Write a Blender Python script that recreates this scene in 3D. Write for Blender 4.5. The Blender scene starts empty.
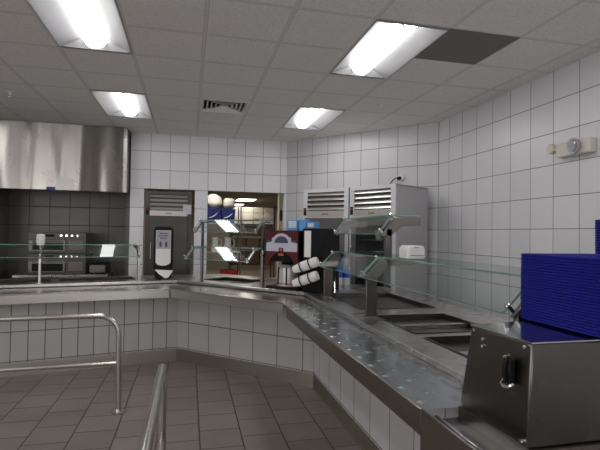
import bpy, bmesh, math, random
from mathutils import Vector, Matrix
random.seed(7)
SC = bpy.context.scene
COL = SC.collection
PI = math.pi

# ------------------------------------------------------------------ camera
def cam_axes(yaw, p, r):
    f = Vector((math.sin(yaw)*math.cos(p), math.cos(yaw)*math.cos(p), math.sin(p)))
    ri = Vector((math.cos(yaw), -math.sin(yaw), 0)); up = ri.cross(f)
    return ri*math.cos(r)+up*math.sin(r), up*math.cos(r)-ri*math.sin(r), f
_r, _u, _f = cam_axes(.23391, .01947, .014937)
cam = bpy.data.cameras.new('camera'); co = bpy.data.objects.new('camera', cam); COL.objects.link(co)
cam.sensor_width = 36; cam.lens = 36*465.24/600; cam.clip_start = .05; cam.clip_end = 100
M = Matrix((( _r.x, _u.x, -_f.x, 0), (_r.y, _u.y, -_f.y, 0), (_r.z, _u.z, -_f.z, 1.5), (0, 0, 0, 1)))
co.matrix_world = M
SC.camera = co
SC.view_settings.view_transform = 'Standard'
SC.view_settings.look = 'None'
SC.view_settings.exposure = -0.14
SC.cycles.max_bounces = 10
SC.cycles.transparent_max_bounces = 24
SC.cycles.sample_clamp_indirect = 4
SC.cycles.use_denoising = True

CEIL = 3.09
# ------------------------------------------------------------------ materials
def new_mat(name):
    m = bpy.data.materials.new(name); m.use_nodes = True
    nt = m.node_tree; nt.nodes.clear()
    out = nt.nodes.new('ShaderNodeOutputMaterial')
    return m, nt, out
def principled(nt, out, col=(.5,.5,.5), rough=.5, metal=0, spec=.5):
    b = nt.nodes.new('ShaderNodeBsdfPrincipled')
    b.inputs['Base Color'].default_value = (*col, 1)
    b.inputs['Roughness'].default_value = rough
    b.inputs['Metallic'].default_value = metal
    b.inputs['Specular IOR Level'].default_value = spec
    nt.links.new(b.outputs[0], out.inputs[0])
    return b
def math_n(nt, op, a, b=None):
    n = nt.nodes.new('ShaderNodeMath'); n.operation = op
    for i, v in enumerate((a, b)):
        if v is None: continue
        if isinstance(v, (int, float)): n.inputs[i].default_value = v
        else: nt.links.new(v, n.inputs[i])
    return n.outputs[0]
def mixc(nt, fac, c1, c2, mode='MIX'):
    n = nt.nodes.new('ShaderNodeMix'); n.data_type = 'RGBA'; n.blend_type = mode
    for sock, v in ((n.inputs[0], fac), (n.inputs[6], c1), (n.inputs[7], c2)):
        if isinstance(v, tuple): sock.default_value = (*v, 1) if len(v) == 3 else v
        elif isinstance(v, (int, float)): sock.default_value = v
        else: nt.links.new(v, sock)
    return n.outputs[2]
def plain(name, col, rough=.5, metal=0, spec=.5, var=.06, scale=9):
    m, nt, out = new_mat(name)
    b = principled(nt, out, col, rough, metal, spec)
    no = nt.nodes.new('ShaderNodeTexNoise'); no.inputs['Scale'].default_value = scale
    ge = nt.nodes.new('ShaderNodeNewGeometry'); nt.links.new(ge.outputs['Position'], no.inputs['Vector'])
    c = mixc(nt, no.outputs[0], tuple(x*(1-var) for x in col), tuple(min(1, x*(1+var)) for x in col))
    nt.links.new(c, b.inputs['Base Color'])
    return m
def emit(name, col, s):
    m, nt, out = new_mat(name)
    e = nt.nodes.new('ShaderNodeEmission'); e.inputs[0].default_value = (*col, 1); e.inputs[1].default_value = s
    nt.links.new(e.outputs[0], out.inputs[0]); return m
def steel(name, col=(.56,.55,.53), rough=.28, grain=(1,1,60), bump=.05, wave=0.0, smudge=.25):
    m, nt, out = new_mat(name)
    b = principled(nt, out, col, rough, 1.0)
    ge = nt.nodes.new('ShaderNodeNewGeometry')
    mp = nt.nodes.new('ShaderNodeMapping'); mp.inputs['Scale'].default_value = grain
    nt.links.new(ge.outputs['Position'], mp.inputs[0])
    no = nt.nodes.new('ShaderNodeTexNoise'); no.inputs['Scale'].default_value = 6; no.inputs['Detail'].default_value = 3
    nt.links.new(mp.outputs[0], no.inputs['Vector'])
    sm = nt.nodes.new('ShaderNodeTexNoise'); sm.inputs['Scale'].default_value = 2.3
    nt.links.new(ge.outputs['Position'], sm.inputs['Vector'])
    rr = nt.nodes.new('ShaderNodeMapRange'); rr.inputs[3].default_value = rough*(1-smudge); rr.inputs[4].default_value = rough*(1+smudge)
    nt.links.new(sm.outputs[0], rr.inputs[0]); nt.links.new(rr.outputs[0], b.inputs['Roughness'])
    bp = nt.nodes.new('ShaderNodeBump'); bp.inputs['Strength'].default_value = bump; bp.inputs['Distance'].default_value = .01
    nt.links.new(no.outputs[0], bp.inputs['Height'])
    if wave:
        mw = nt.nodes.new('ShaderNodeMapping'); mw.inputs['Scale'].default_value = (2.6, .3, .35)
        nt.links.new(ge.outputs['Position'], mw.inputs[0])
        wn = nt.nodes.new('ShaderNodeTexNoise'); wn.inputs['Scale'].default_value = 1.3; wn.inputs['Detail'].default_value = .5
        nt.links.new(mw.outputs[0], wn.inputs['Vector'])
        b2 = nt.nodes.new('ShaderNodeBump'); b2.inputs['Strength'].default_value = 1; b2.inputs['Distance'].default_value = wave
        nt.links.new(wn.outputs[0], b2.inputs['Height']); nt.links.new(bp.outputs[0], b2.inputs['Normal'])
        nt.links.new(b2.outputs[0], b.inputs['Normal'])
    else:
        nt.links.new(bp.outputs[0], b.inputs['Normal'])
    return m
def tile(name, d, u0, z0, su=.305, sz=.305, col=(.62,.62,.64), grout=(.13,.13,.13), rough=.3, gw=.0042, zmin=None, kick=None, var=.05):
    """wall tiles: u = dot(position, d); grout lines at u0 + n su and z0 + n sz"""
    m, nt, out = new_mat(name)
    b = principled(nt, out, col, rough)
    ge = nt.nodes.new('ShaderNodeNewGeometry')
    dt = nt.nodes.new('ShaderNodeVectorMath'); dt.operation = 'DOT_PRODUCT'; dt.inputs[1].default_value = (d[0], d[1], 0)
    nt.links.new(ge.outputs['Position'], dt.inputs[0])
    sx = nt.nodes.new('ShaderNodeSeparateXYZ'); nt.links.new(ge.outputs['Position'], sx.inputs[0])
    def cell(v, o, s):
        q = math_n(nt, 'DIVIDE', math_n(nt, 'SUBTRACT', v, o), s)
        fr = math_n(nt, 'FRACT', q); fl = math_n(nt, 'FLOOR', q)
        dd = math_n(nt, 'MULTIPLY', math_n(nt, 'MINIMUM', fr, math_n(nt, 'SUBTRACT', 1.0, fr)), s)
        return dd, fl
    du, fu = cell(dt.outputs['Value'], u0, su); dz, fz = cell(sx.outputs[2], z0, sz)
    dm = math_n(nt, 'MINIMUM', du, dz)
    mr = nt.nodes.new('ShaderNodeMapRange'); mr.inputs[1].default_value = gw*.6; mr.inputs[2].default_value = gw*1.3
    nt.links.new(dm, mr.inputs[0])
    wn = nt.nodes.new('ShaderNodeTexWhiteNoise'); cb = nt.nodes.new('ShaderNodeCombineXYZ')
    nt.links.new(fu, cb.inputs[0]); nt.links.new(fz, cb.inputs[1]); nt.links.new(cb.outputs[0], wn.inputs['Vector'])
    tc = mixc(nt, wn.outputs[0], tuple(x*(1-var) for x in col), tuple(x*(1+var) for x in col))
    nt.links.new(mixc(nt, mr.outputs[0], grout, tc), b.inputs['Base Color'])
    ro = nt.nodes.new('ShaderNodeMapRange'); ro.inputs[3].default_value = .8; ro.inputs[4].default_value = rough
    nt.links.new(mr.outputs[0], ro.inputs[0]); nt.links.new(ro.outputs[0], b.inputs['Roughness'])
    no = nt.nodes.new('ShaderNodeTexNoise'); no.inputs['Scale'].default_value = 5
    nt.links.new(ge.outputs['Position'], no.inputs['Vector'])
    hh = math_n(nt, 'ADD', math_n(nt, 'MULTIPLY', no.outputs[0], .5), mr.outputs[0])
    bp = nt.nodes.new('ShaderNodeBump'); bp.inputs['Strength'].default_value = .35; bp.inputs['Distance'].default_value = .004
    nt.links.new(hh, bp.inputs['Height']); nt.links.new(bp.outputs[0], b.inputs['Normal'])
    return m
def floor_mat():
    m, nt, out = new_mat('floor_tile')
    b = principled(nt, out, (.1,.09,.085), .42)
    ge = nt.nodes.new('ShaderNodeNewGeometry')
    sx = nt.nodes.new('ShaderNodeSeparateXYZ'); nt.links.new(ge.outputs['Position'], sx.inputs[0])
    S = .303
    q = math_n(nt, 'DIVIDE', math_n(nt, 'SUBTRACT', sx.outputs[0], .407), S)
    fr = math_n(nt, 'FRACT', q); fl = math_n(nt, 'FLOOR', q)
    # every other column is shifted by half a tile
    half = math_n(nt, 'MULTIPLY', math_n(nt, 'FRACT', math_n(nt, 'MULTIPLY', fl, .5)), 1.0)
    q2 = math_n(nt, 'ADD', math_n(nt, 'DIVIDE', math_n(nt, 'SUBTRACT', sx.outputs[1], 3.465), S), half)
    fr2 = math_n(nt, 'FRACT', q2); fl2 = math_n(nt, 'FLOOR', q2)
    e1 = math_n(nt, 'MINIMUM', fr, math_n(nt, 'SUBTRACT', 1.0, fr)); e2 = math_n(nt, 'MINIMUM', fr2, math_n(nt, 'SUBTRACT', 1.0, fr2))
    dm = math_n(nt, 'MULTIPLY', math_n(nt, 'MINIMUM', e1, e2), S)
    mr = nt.nodes.new('ShaderNodeMapRange'); mr.inputs[1].default_value = .003; mr.inputs[2].default_value = .006
    nt.links.new(dm, mr.inputs[0])
    wn = nt.nodes.new('ShaderNodeTexWhiteNoise'); cb = nt.nodes.new('ShaderNodeCombineXYZ')
    nt.links.new(fl, cb.inputs[0]); nt.links.new(fl2, cb.inputs[1]); nt.links.new(cb.outputs[0], wn.inputs['Vector'])
    tc = mixc(nt, wn.outputs[0], FLOOR_A, FLOOR_B)
    no = nt.nodes.new('ShaderNodeTexNoise'); no.inputs['Scale'].default_value = 3; no.inputs['Detail'].default_value = 4
    nt.links.new(ge.outputs['Position'], no.inputs['Vector'])
    tc = mixc(nt, .35, tc, no.outputs[0], 'OVERLAY')
    nt.links.new(mixc(nt, mr.outputs[0], (.02,.018,.017), tc), b.inputs['Base Color'])
    ro = nt.nodes.new('ShaderNodeMapRange'); ro.inputs[3].default_value = .35; ro.inputs[4].default_value = .55
    nt.links.new(no.outputs[0], ro.inputs[0]); nt.links.new(ro.outputs[0], b.inputs['Roughness'])
    bp = nt.nodes.new('ShaderNodeBump'); bp.inputs['Strength'].default_value = .5; bp.inputs['Distance'].default_value = .003
    nt.links.new(mr.outputs[0], bp.inputs['Height']); nt.links.new(bp.outputs[0], b.inputs['Normal'])
    return m
def ceil_mat():
    m, nt, out = new_mat('ceiling_tile')
    b = principled(nt, out, (.6,.58,.56), .9, 0, .1)
    ge = nt.nodes.new('ShaderNodeNewGeometry')
    sx = nt.nodes.new('ShaderNodeSeparateXYZ'); nt.links.new(ge.outputs['Position'], sx.inputs[0])
    def dist(v, o):
        fr = math_n(nt, 'FRACT', math_n(nt, 'DIVIDE', math_n(nt, 'SUBTRACT', v, o), .61))
        return math_n(nt, 'MULTIPLY', math_n(nt, 'MINIMUM', fr, math_n(nt, 'SUBTRACT', 1.0, fr)), .61)
    dm = math_n(nt, 'MINIMUM', dist(sx.outputs[0], GX), dist(sx.outputs[1], GY))
    no = nt.nodes.new('ShaderNodeTexNoise'); no.inputs['Scale'].default_value = 70; no.inputs['Detail'].default_value = 2
    nt.links.new(ge.outputs['Position'], no.inputs['Vector'])
    cr = nt.nodes.new('ShaderNodeMapRange'); cr.inputs[1].default_value = .3; cr.inputs[2].default_value = .5
    nt.links.new(no.outputs[0], cr.inputs[0])
    tc = mixc(nt, cr.outputs[0], (.72,.695,.675), (.86,.84,.82))
    mr = nt.nodes.new('ShaderNodeMapRange'); mr.inputs[1].default_value = .0115; mr.inputs[2].default_value = .0125
    nt.links.new(dm, mr.inputs[0])
    m2 = nt.nodes.new('ShaderNodeMapRange'); m2.inputs[1].default_value = .0155; m2.inputs[2].default_value = .0165
    nt.links.new(dm, m2.inputs[0])
    edge = mixc(nt, m2.outputs[0], (.56,.54,.53), tc)  # thin shadow along the grid bars, painted as a darker band
    nt.links.new(mixc(nt, mr.outputs[0], (.74,.715,.70), edge), b.inputs['Base Color'])
    return m
def glass(name, tint=(.945,.975,.965), ior=1.45, rough=0.0):
    m, nt, out = new_mat(name)
    t = nt.nodes.new('ShaderNodeBsdfTransparent'); t.inputs[0].default_value = (*tint, 1)
    g = nt.nodes.new('ShaderNodeBsdfGlossy'); g.inputs['Roughness'].default_value = rough
    lw = nt.nodes.new('ShaderNodeLayerWeight'); lw.inputs[0].default_value = .5
    f0 = ((ior-1)/(ior+1))**2
    fr = math_n(nt, 'ADD', f0, math_n(nt, 'MULTIPLY', 1-f0, math_n(nt, 'POWER', lw.outputs['Facing'], 5.0)))
    mx = nt.nodes.new('ShaderNodeMixShader')
    nt.links.new(fr, mx.inputs[0]); nt.links.new(t.outputs[0], mx.inputs[1]); nt.links.new(g.outputs[0], mx.inputs[2])
    nt.links.new(mx.outputs[0], out.inputs[0]); return m

GX, GY = .09342, 3.7786           # ceiling grid origin
FLOOR_A, FLOOR_B = (.172,.144,.130), (.215,.182,.166)
m_floor = floor_mat(); m_ceil = ceil_mat()
ZT = .06                           # wall tile course origin
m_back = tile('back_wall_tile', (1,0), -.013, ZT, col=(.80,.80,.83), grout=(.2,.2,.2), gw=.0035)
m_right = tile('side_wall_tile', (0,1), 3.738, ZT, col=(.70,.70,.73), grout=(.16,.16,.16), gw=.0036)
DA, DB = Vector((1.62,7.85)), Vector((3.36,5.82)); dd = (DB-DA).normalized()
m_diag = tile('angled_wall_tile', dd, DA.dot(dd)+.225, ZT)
m_hood_shade = tile('shaded_hood_wall_tile', (1,0), -1.02, ZT, col=(.15,.147,.142), grout=(.03,.03,.03))  # shade under the hood is put into the tile colour
m_paint = plain('grey_paint', (.42,.41,.40), .8)
m_kpaint = plain('kitchen_paint', (.42,.37,.30), .8)
m_cream = plain('cream_paint', (.78,.72,.58), .6)
m_steel = steel('brushed_steel')
m_slide = steel('tray_slide_steel', (.62,.635,.68), .21, (40,1,1), .02, smudge=.3)
m_slide2 = steel('tray_ledge_steel', (.76,.74,.71), .22, (2,2,40), .05, smudge=.35)
m_lip = steel('lip_steel', (.64,.62,.59), .33, (1,1,60), .06)
m_lipd = steel('dark_lip_steel', (.27,.25,.225), .33, (1,1,60), .06)
m_kick = steel('kick_plate_steel', (.50,.465,.42), .36, (1,1,50), .08)
m_hood = steel('hood_steel', (.34,.325,.31), .27, (.25,.25,30), .0, wave=.030)
for n_ in m_hood.node_tree.nodes:
    if n_.type == 'BSDF_PRINCIPLED':
        n_.inputs['Anisotropic'].default_value = .93
        tv = m_hood.node_tree.nodes.new('ShaderNodeCombineXYZ'); tv.inputs[2].default_value = 1
        m_hood.node_tree.links.new(tv.outputs[0], n_.inputs['Tangent'])
m_box = steel('dispenser_steel', (.15,.143,.13), .30, (1,1,60), .02)
m_boxtop = steel('dispenser_top_steel', (.62,.62,.62), .12, (1,40,1), .01)
m_pipe = steel('rail_steel', (.60,.58,.55), .25, (1,1,1), .01)
m_chrome = plain('chrome', (.80,.80,.80), .12, 1)
m_dsteel = steel('dark_steel', (.18,.17,.165), .36, (1,1,40), .05)
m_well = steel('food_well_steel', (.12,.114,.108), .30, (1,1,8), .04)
m_fridge = plain('fridge_silver', (.50,.50,.515), .45, .25)
m_fridge_w = plain('fridge_white_frame', (.74,.75,.79), .4, .1)
m_ddoor = plain('dark_grey_door', (.085,.081,.076), .35, .3)
m_gdoor = plain('grey_door', (.15,.15,.15), .4, .4)
m_louver = plain('louver_aluminium', (.60,.585,.57), .35, .55)
m_black = plain('black_plastic', (.006,.006,.007), .45, 0, .2)
m_dark_in = plain('dark_interior', (.03,.03,.032), .6)
m_white = plain('white_plastic', (.78,.78,.77), .4)
m_fix = plain('white_enamel', (.33,.33,.345), .5)
m_lens = emit('lamp_lens', (1,.985,.96), 17.0)
m_klens = emit('kitchen_lamp_lens', (1,.97,.90), 8.0)
m_grille = plain('return_grille_grey', (.20,.18,.165), .7)
m_glass = glass('guard_glass'); 
m_glass_d = glass('fridge_glass', (.80,.82,.82))
m_liner = plain('fridge_liner', (.10,.10,.10), .6)
m_edge = plain('glass_edge_green', (.26,.44,.42), .15)
m_blue = plain('blue_tray_plastic', (.008,.010,.20), .4, 0, .2)
m_bin = plain('blue_bin_plastic', (.015,.02,.16), .45)
m_burg = plain('burgundy_panel', (.085,.012,.018), .3)
m_lav = plain('pale_lavender_print', (.52,.52,.62), .4)
m_navy = plain('dark_blue_print', (.07,.07,.13), .4)
m_orange = plain('orange_print', (.5,.16,.08), .5)
m_paper = plain('white_paper', (.82,.82,.80), .8)
m_grayprint = plain('grey_print', (.42,.41,.45), .4)
m_lblue = plain('light_blue_card', (.12,.36,.72), .5)
m_pale = plain('pale_card', (.62,.66,.70), .6)
m_carton = plain('cream_carton', (.72,.66,.55), .8)
m_brown = plain('brown_carton', (.20,.13,.08), .8)
m_red = plain('red_plastic', (.5,.02,.02), .4)
m_gold = plain('gold_badge', (.40,.30,.10), .4, .5)
m_beige = plain('beige_plastic', (.66,.63,.56), .5)
m_sticker = plain('blue_sticker', (.03,.03,.35), .5)
m_tan = plain('kitchen_floor_tan', (.46,.36,.25), .5)
m_spray = plain('blue_liquid', (.02,.12,.55), .2)
m_redled = emit('red_display', (1,.08,.05), .35)
m_lampglass = plain('lamp_glass', (.45,.45,.47), .1, .6)

# ------------------------------------------------------------------ mesh helpers
class MB:
    def __init__(s): s.bm = bmesh.new(); s.mats = []
    def mi(s, mat):
        if mat is None: return 0
        if mat not in s.mats: s.mats.append(mat)
        return s.mats.index(mat)
    def face(s, vs, mat=None):
        try: f = s.bm.faces.new(vs)
        except ValueError: return None
        f.material_index = s.mi(mat) if s.mats else 0
        return f
    def hexa(s, P, mat=None):
        """8 points: bottom loop 0-3, top loop 4-7"""
        v = [s.bm.verts.new(p) for p in P]
        for q in ((3,2,1,0),(4,5,6,7),(0,1,5,4),(1,2,6,5),(2,3,7,6),(3,0,4,7)): s.face([v[i] for i in q], mat)
        return s
    def box(s, x0, x1, y0, y1, z0, z1, mat=None):
        return s.hexa([(x0,y0,z0),(x1,y0,z0),(x1,y1,z0),(x0,y1,z0),(x0,y0,z1),(x1,y0,z1),(x1,y1,z1),(x0,y1,z1)], mat)
    def prism(s, poly, z0, z1, mat=None):
        a = [s.bm.verts.new((*p, z0)) for p in poly]; b = [s.bm.verts.new((*p, z1)) for p in poly]
        n = len(poly)
        s.face(a[::-1], mat); s.face(b, mat)
        for i in range(n): s.face([a[i], a[(i+1)%n], b[(i+1)%n], b[i]], mat)
        return s
    def extrude(s, pts, vec, mat=None):
        """planar polygon of 3-d points extruded by vec"""
        vec = Vector(vec)
        a = [s.bm.verts.new(p) for p in pts]; b = [s.bm.verts.new(Vector(p)+vec) for p in pts]
        n = len(pts)
        s.face(a[::-1], mat); s.face(b, mat)
        for i in range(n): s.face([a[i], a[(i+1)%n], b[(i+1)%n], b[i]], mat)
        return s
    def tube(s, pts, r, n=12, cap=True, mat=None):
        pts = [Vector(p) for p in pts]; rings = []
        rs = r if isinstance(r, (list, tuple)) else [r]*len(pts)
        prev = None
        for i, p in enumerate(pts):
            t = (pts[min(i+1, len(pts)-1)]-pts[max(i-1, 0)]).normalized()
            if prev is None:
                a = Vector((0,0,1)) if abs(t.z) < .9 else Vector((1,0,0))
                x = t.cross(a).normalized()
            else:
                x = (prev - t*prev.dot(t)).normalized()
            prev = x; y = t.cross(x)
            rings.append([s.bm.verts.new(p+x*rs[i]*math.cos(2*PI*k/n)+y*rs[i]*math.sin(2*PI*k/n)) for k in range(n)])
        for a, b in zip(rings, rings[1:]):
            for k in range(n): s.face([a[k], a[(k+1)%n], b[(k+1)%n], b[k]], mat)
        if cap: s.face(rings[0][::-1], mat); s.face(rings[-1], mat)
        return s
    def lathe(s, prof, c=(0,0,0), n=20, mat=None):
        c = Vector(c); rings = []
        for r, z in prof:
            if r < 1e-6: rings.append([s.bm.verts.new(c+Vector((0,0,z)))])
            else: rings.append([s.bm.verts.new(c+Vector((r*math.cos(2*PI*k/n), r*math.sin(2*PI*k/n), z))) for k in range(n)])
        for a, b in zip(rings, rings[1:]):
            for k in range(n):
                k2 = (k+1) % n
                if len(a) == 1 and len(b) == 1: continue
                if len(a) == 1: s.face([a[0], b[k2], b[k]], mat)
                elif len(b) == 1: s.face([a[k], a[k2], b[0]], mat)
                else: s.face([a[k], a[k2], b[k2], b[k]], mat)
        return s
    def xf(s, mtx): bmesh.ops.transform(s.bm, matrix=mtx, verts=s.bm.verts[:]); return s
    def build(s, name, mat, parent=None, bevel=0, smooth=35, world=True, seg=1):
        bmesh.ops.recalc_face_normals(s.bm, faces=s.bm.faces[:])
        me = bpy.data.meshes.new(name); s.bm.to_mesh(me); s.bm.free()
        for mm in (s.mats if s.mats else [mat]): me.materials.append(mm)
        if smooth:
            for p in me.polygons: p.use_smooth = True
            me.set_sharp_from_angle(angle=math.radians(smooth))
        o = bpy.data.objects.new(name, me); COL.objects.link(o)
        if bevel:
            b = o.modifiers.new('edge', 'BEVEL'); b.width = bevel; b.segments = seg; b.limit_method = 'ANGLE'; b.angle_limit = math.radians(40)
            b.harden_normals = False
        if parent:
            o.parent = parent
            if world: o.matrix_parent_inverse = root_matrix(parent).inverted()
        return o
def root_matrix(o):
    m = Matrix.LocRotScale(o.location, o.rotation_euler, o.scale)
    if o.parent: m = root_matrix(o.parent) @ o.matrix_parent_inverse @ m
    return m
def tag(o, label, cat, group=None):
    o['label'] = label; o['category'] = cat
    if group: o['group'] = group
    return o
def thing(name, label, cat, loc=(0,0,0), rz=0, group=None):
    o = bpy.data.objects.new(name, None); COL.objects.link(o)
    o.empty_display_size = .1; o.location = loc; o.rotation_euler = (0,0,rz)
    return tag(o, label, cat, group)
def struct(o): o['kind'] = 'structure'; return o
def dup(o, parent=None):
    c = o.copy(); COL.objects.link(c)
    if parent: c.parent = parent
    for ch in list(o.children): dup(ch, c)
    return c
def slab(outer, holes, z0, z1, mapf=None):
    """flat slab with rectangular cut-outs; outer and holes are lists of 2-d points"""
    mb = MB(); bm = mb.bm
    edges = []; loops = []
    for lp in [outer]+holes:
        vs = [bm.verts.new((*p, z1)) for p in lp]; loops.append(vs)
        edges += [bm.edges.new((vs[i], vs[(i+1) % len(vs)])) for i in range(len(vs))]
    r = bmesh.ops.triangle_fill(bm, use_beauty=True, use_dissolve=False, edges=edges)
    ex = bmesh.ops.extrude_face_region(bm, geom=bm.faces[:])
    for v in ex['geom']:
        if isinstance(v, bmesh.types.BMVert): v.co.z = z0
    if mapf:
        for v in bm.verts: v.co = mapf(v.co)
    return mb
def inset(poly, d=.0015):
    P = [Vector(p) for p in poly]; n = len(P); out = []
    ar = sum(P[i].x*P[(i+1)%n].y-P[(i+1)%n].x*P[i].y for i in range(n)); sg = 1 if ar > 0 else -1
    for i in range(n):
        a, b, c = P[i-1], P[i], P[(i+1)%n]
        e1 = (b-a).normalized(); e2 = (c-b).normalized()
        n1 = Vector((-e1.y, e1.x))*sg; n2 = Vector((-e2.y, e2.x))*sg
        k = 1+n1.dot(n2)
        out.append(b+(n1+n2)*(d/max(k,.2)))
    return out
def rect(x0, x1, y0, y1): return [(x0,y0),(x1,y0),(x1,y1),(x0,y1)]

# ------------------------------------------------------------------ setting
struct(MB().box(-5.2, 5.0, -4.0, 8.6, -.1, 0).build('floor', m_floor, smooth=0))
fix_cells = [(-2,-1),(-2,3),(2,-1),(2,3),(-2,-5),(2,-5),(-6,-1),(-6,3),(-6,-5)]
skip = {(i+a, j+b) for i, j in fix_cells for a in (0,) for b in (0,1)} | {(0,3),(3,-1)}
cm = MB()
# fixtures are one cell wide and two cells long
for i in range(-9, 6):
    for j in range(-13, 9):
        if (i, j) in skip: continue
        x0, x1 = GX+i*.61, min(GX+(i+1)*.61, 3.40); y0, y1 = GY+j*.61, min(GY+(j+1)*.61, 8.6)
        if x1 <= x0 or y1 <= y0: continue
        cm.face([cm.bm.verts.new(p) for p in ((x0,y0,CEIL),(x0,y1,CEIL),(x1,y1,CEIL),(x1,y0,CEIL))])
bmesh.ops.remove_doubles(cm.bm, verts=cm.bm.verts[:], dist=1e-4)
struct(cm.build('ceiling', m_ceil, smooth=0))
# plenum lid above the grid keeps light from leaking in
struct(MB().box(-5.4, 3.5, -4.2, 8.7, 3.222, 3.236).build('ceiling_deck', m_paint, smooth=0))
# back wall with two openings (built in x-z, stood up)
wl = slab(rect(-.93, 1.66, 0, CEIL), [rect(-.715, .082, .02, 2.198), rect(.293, 1.585, .74, 2.194)], 0, .12,
          lambda c: Vector((c.x, 7.85+c.z, c.y)))
struct(wl.build('wall_back', m_back, smooth=0))
nrm = Vector((dd.y*-1, dd.x)); nrm = nrm if nrm.y > 0 else -nrm
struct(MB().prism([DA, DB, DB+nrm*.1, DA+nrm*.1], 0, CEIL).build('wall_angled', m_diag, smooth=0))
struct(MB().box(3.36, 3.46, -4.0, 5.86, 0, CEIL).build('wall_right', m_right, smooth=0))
struct(MB().box(-2.95, -.93, 8.42, 8.52, 0, CEIL).build('wall_hood_back', m_hood_shade, smooth=0))
struct(MB().box(-1.0, -.93, 7.97, 8.5, 0, CEIL).build('wall_hood_right', m_hood_shade, smooth=0))
struct(MB().box(-2.95, -2.84, 7.3, 8.5, 0, CEIL).build('wall_hood_left', m_hood_shade, smooth=0))
struct(MB().box(-5.2, -2.95, 7.85, 7.95, 0, CEIL).build('wall_back_far', m_back, smooth=0))
struct(MB().box(-5.3, -5.2, -4.0, 7.95, 0, CEIL).build('wall_left', m_paint, smooth=0))
struct(MB().box(-5.3, 3.46, -4.1, -4.0, 0, CEIL).build('wall_front', m_paint, smooth=0))
# kitchen beyond the openings
struct(MB().box(-.9, 3.6, 7.97, 19.2, -.1, .002).build('floor_kitchen', m_tan, smooth=0))
struct(MB().box(-.9, 3.6, 7.97, 19.2, 2.56, 2.62).build('ceiling_kitchen', m_kpaint, smooth=0))
struct(MB().box(-.9, 3.6, 19.1, 19.2, 0, 2.6).build('wall_kitchen_far', m_kpaint, smooth=0))
struct(MB().box(3.25, 3.35, 7.97, 19.2, 0, 2.6).build('wall_kitchen_right', m_kpaint, smooth=0))
struct(MB().box(-.93, -.83, 8.52, 19.2, 0, 2.6).build('wall_kitchen_left', m_kpaint, smooth=0))
struct(MB().box(1.66, 1.80, 8.7, 8.86, 0, 2.58).build('wall_cream_end', m_cream, smooth=0))
o = MB().tube([(1.70,8.69,1.9),(1.70,8.705,1.9)], .06, 20).xf(Matrix.Translation((1.70,8.7,1.85)) @ Matrix.Diagonal((.55,1,1.9,1)) @ Matrix.Translation((-1.70,-8.7,-1.9))).build('wall_plaque', m_navy)
tag(o, 'dark oval plaque on the cream wall end inside the kitchen', 'plaque')

# ------------------------------------------------------------------ ceiling fittings
def fixture_proto():
    W, L = .305, .61
    prof = [(-W,0),(-W+.012,-.006),(-W+.028,0),(-.24,.022),(-.17,.05),(-.112,.066),(-.112,.125),(.112,.125),(.112,.066),(.17,.05),(.24,.022),(W-.028,0),(W-.012,-.006),(W,0)]
    h = MB()
    A = [h.bm.verts.new((x, -L+.03, z)) for x, z in prof]; B = [h.bm.verts.new((x, L-.03, z)) for x, z in prof]
    for k in range(len(prof)-1): h.face([A[k], A[k+1], B[k+1], B[k]])
    h.face(A); h.face(B)
    for sy, ring in ((-1, A), (1, B)):
        e = [h.bm.verts.new((-W, sy*L, 0)), h.bm.verts.new((W, sy*L, 0))]
        h.face([ring[0], e[0], e[1], ring[-1]])
    # sloping white end plates
    lens = MB(); n = 14
    arc = [(-.098+.0*k, 0) for k in range(0)] + [(-.088*math.cos(PI*k/n), .066-.074*math.sin(PI*k/n)) for k in range(n+1)]
    A = [lens.bm.verts.new((x, -L+.075, z)) for x, z in arc]; B = [lens.bm.verts.new((x, L-.075, z)) for x, z in arc]
    for k in range(n): lens.face([A[k], A[k+1], B[k+1], B[k]])
    lens.face(A); lens.face(B)
    caps = []
    for sy in (-1, 1):
        c = MB()
        o_ = [(x*1.06, .068+(z-.068)*1.06) for x, z in arc]; i_ = [(x*.97, .068+(z-.068)*.97) for x, z in arc]
        c.extrude([(x, sy*(L-.08), z) for x, z in o_+i_[::-1]], (0, sy*.014, 0)); caps.append(c)
    ends = []
    for sy in (-1, 1):
        e = MB(); y0, y1 = sy*(L-.03), sy*(L-.09)
        v = [e.bm.verts.new(p) for p in ((-.285,y0,.001),(.285,y0,.001),(.112,y1,.064),(-.112,y1,.064))]
        e.face(v); ends.append(e)
    return h, lens, caps, ends
FIX_LABELS = {(-2,-1):'large fluorescent ceiling troffer cut by the top of the photo above the hood side',
 (-2,3):'fluorescent ceiling troffer beside the top end of the steel exhaust hood',
 (2,-1):'fluorescent ceiling troffer beside the dark grey ceiling panel',
 (2,3):'fluorescent ceiling troffer nearest the meeting of back wall and angled wall',
 (-2,-5):'fluorescent ceiling troffer overhead on the handrail side, outside the frame',
 (2,-5):'fluorescent ceiling troffer overhead above the blue trays, outside the frame',
 (-6,-1):'fluorescent ceiling troffer over the dining side, middle of its row',
 (-6,3):'fluorescent ceiling troffer over the dining side, deepest of its row',
 (-6,-5):'fluorescent ceiling troffer over the dining side, first of its row'}
proto = None
for (i, j) in fix_cells:
    loc = (GX+i*.61+.305, GY+j*.61+.61, CEIL)
    if proto is None:
        proto = t = thing('ceiling_light', FIX_LABELS[(i,j)], 'ceiling light', loc, 0, 'fluorescent ceiling troffers')
        h, lens, caps, ends = fixture_proto()
        h.build('housing', m_fix, t, world=False, smooth=30)
        lens.build('lens', m_lens, t, world=False, smooth=60)
        for c in caps: c.build('end_cap', m_fix, t, world=False)
        for e in ends: e.build('end_plate', m_fix, t, world=False)
    else:
        t = dup(proto); t.location = loc; t['label'] = FIX_LABELS[(i,j)]
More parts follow.
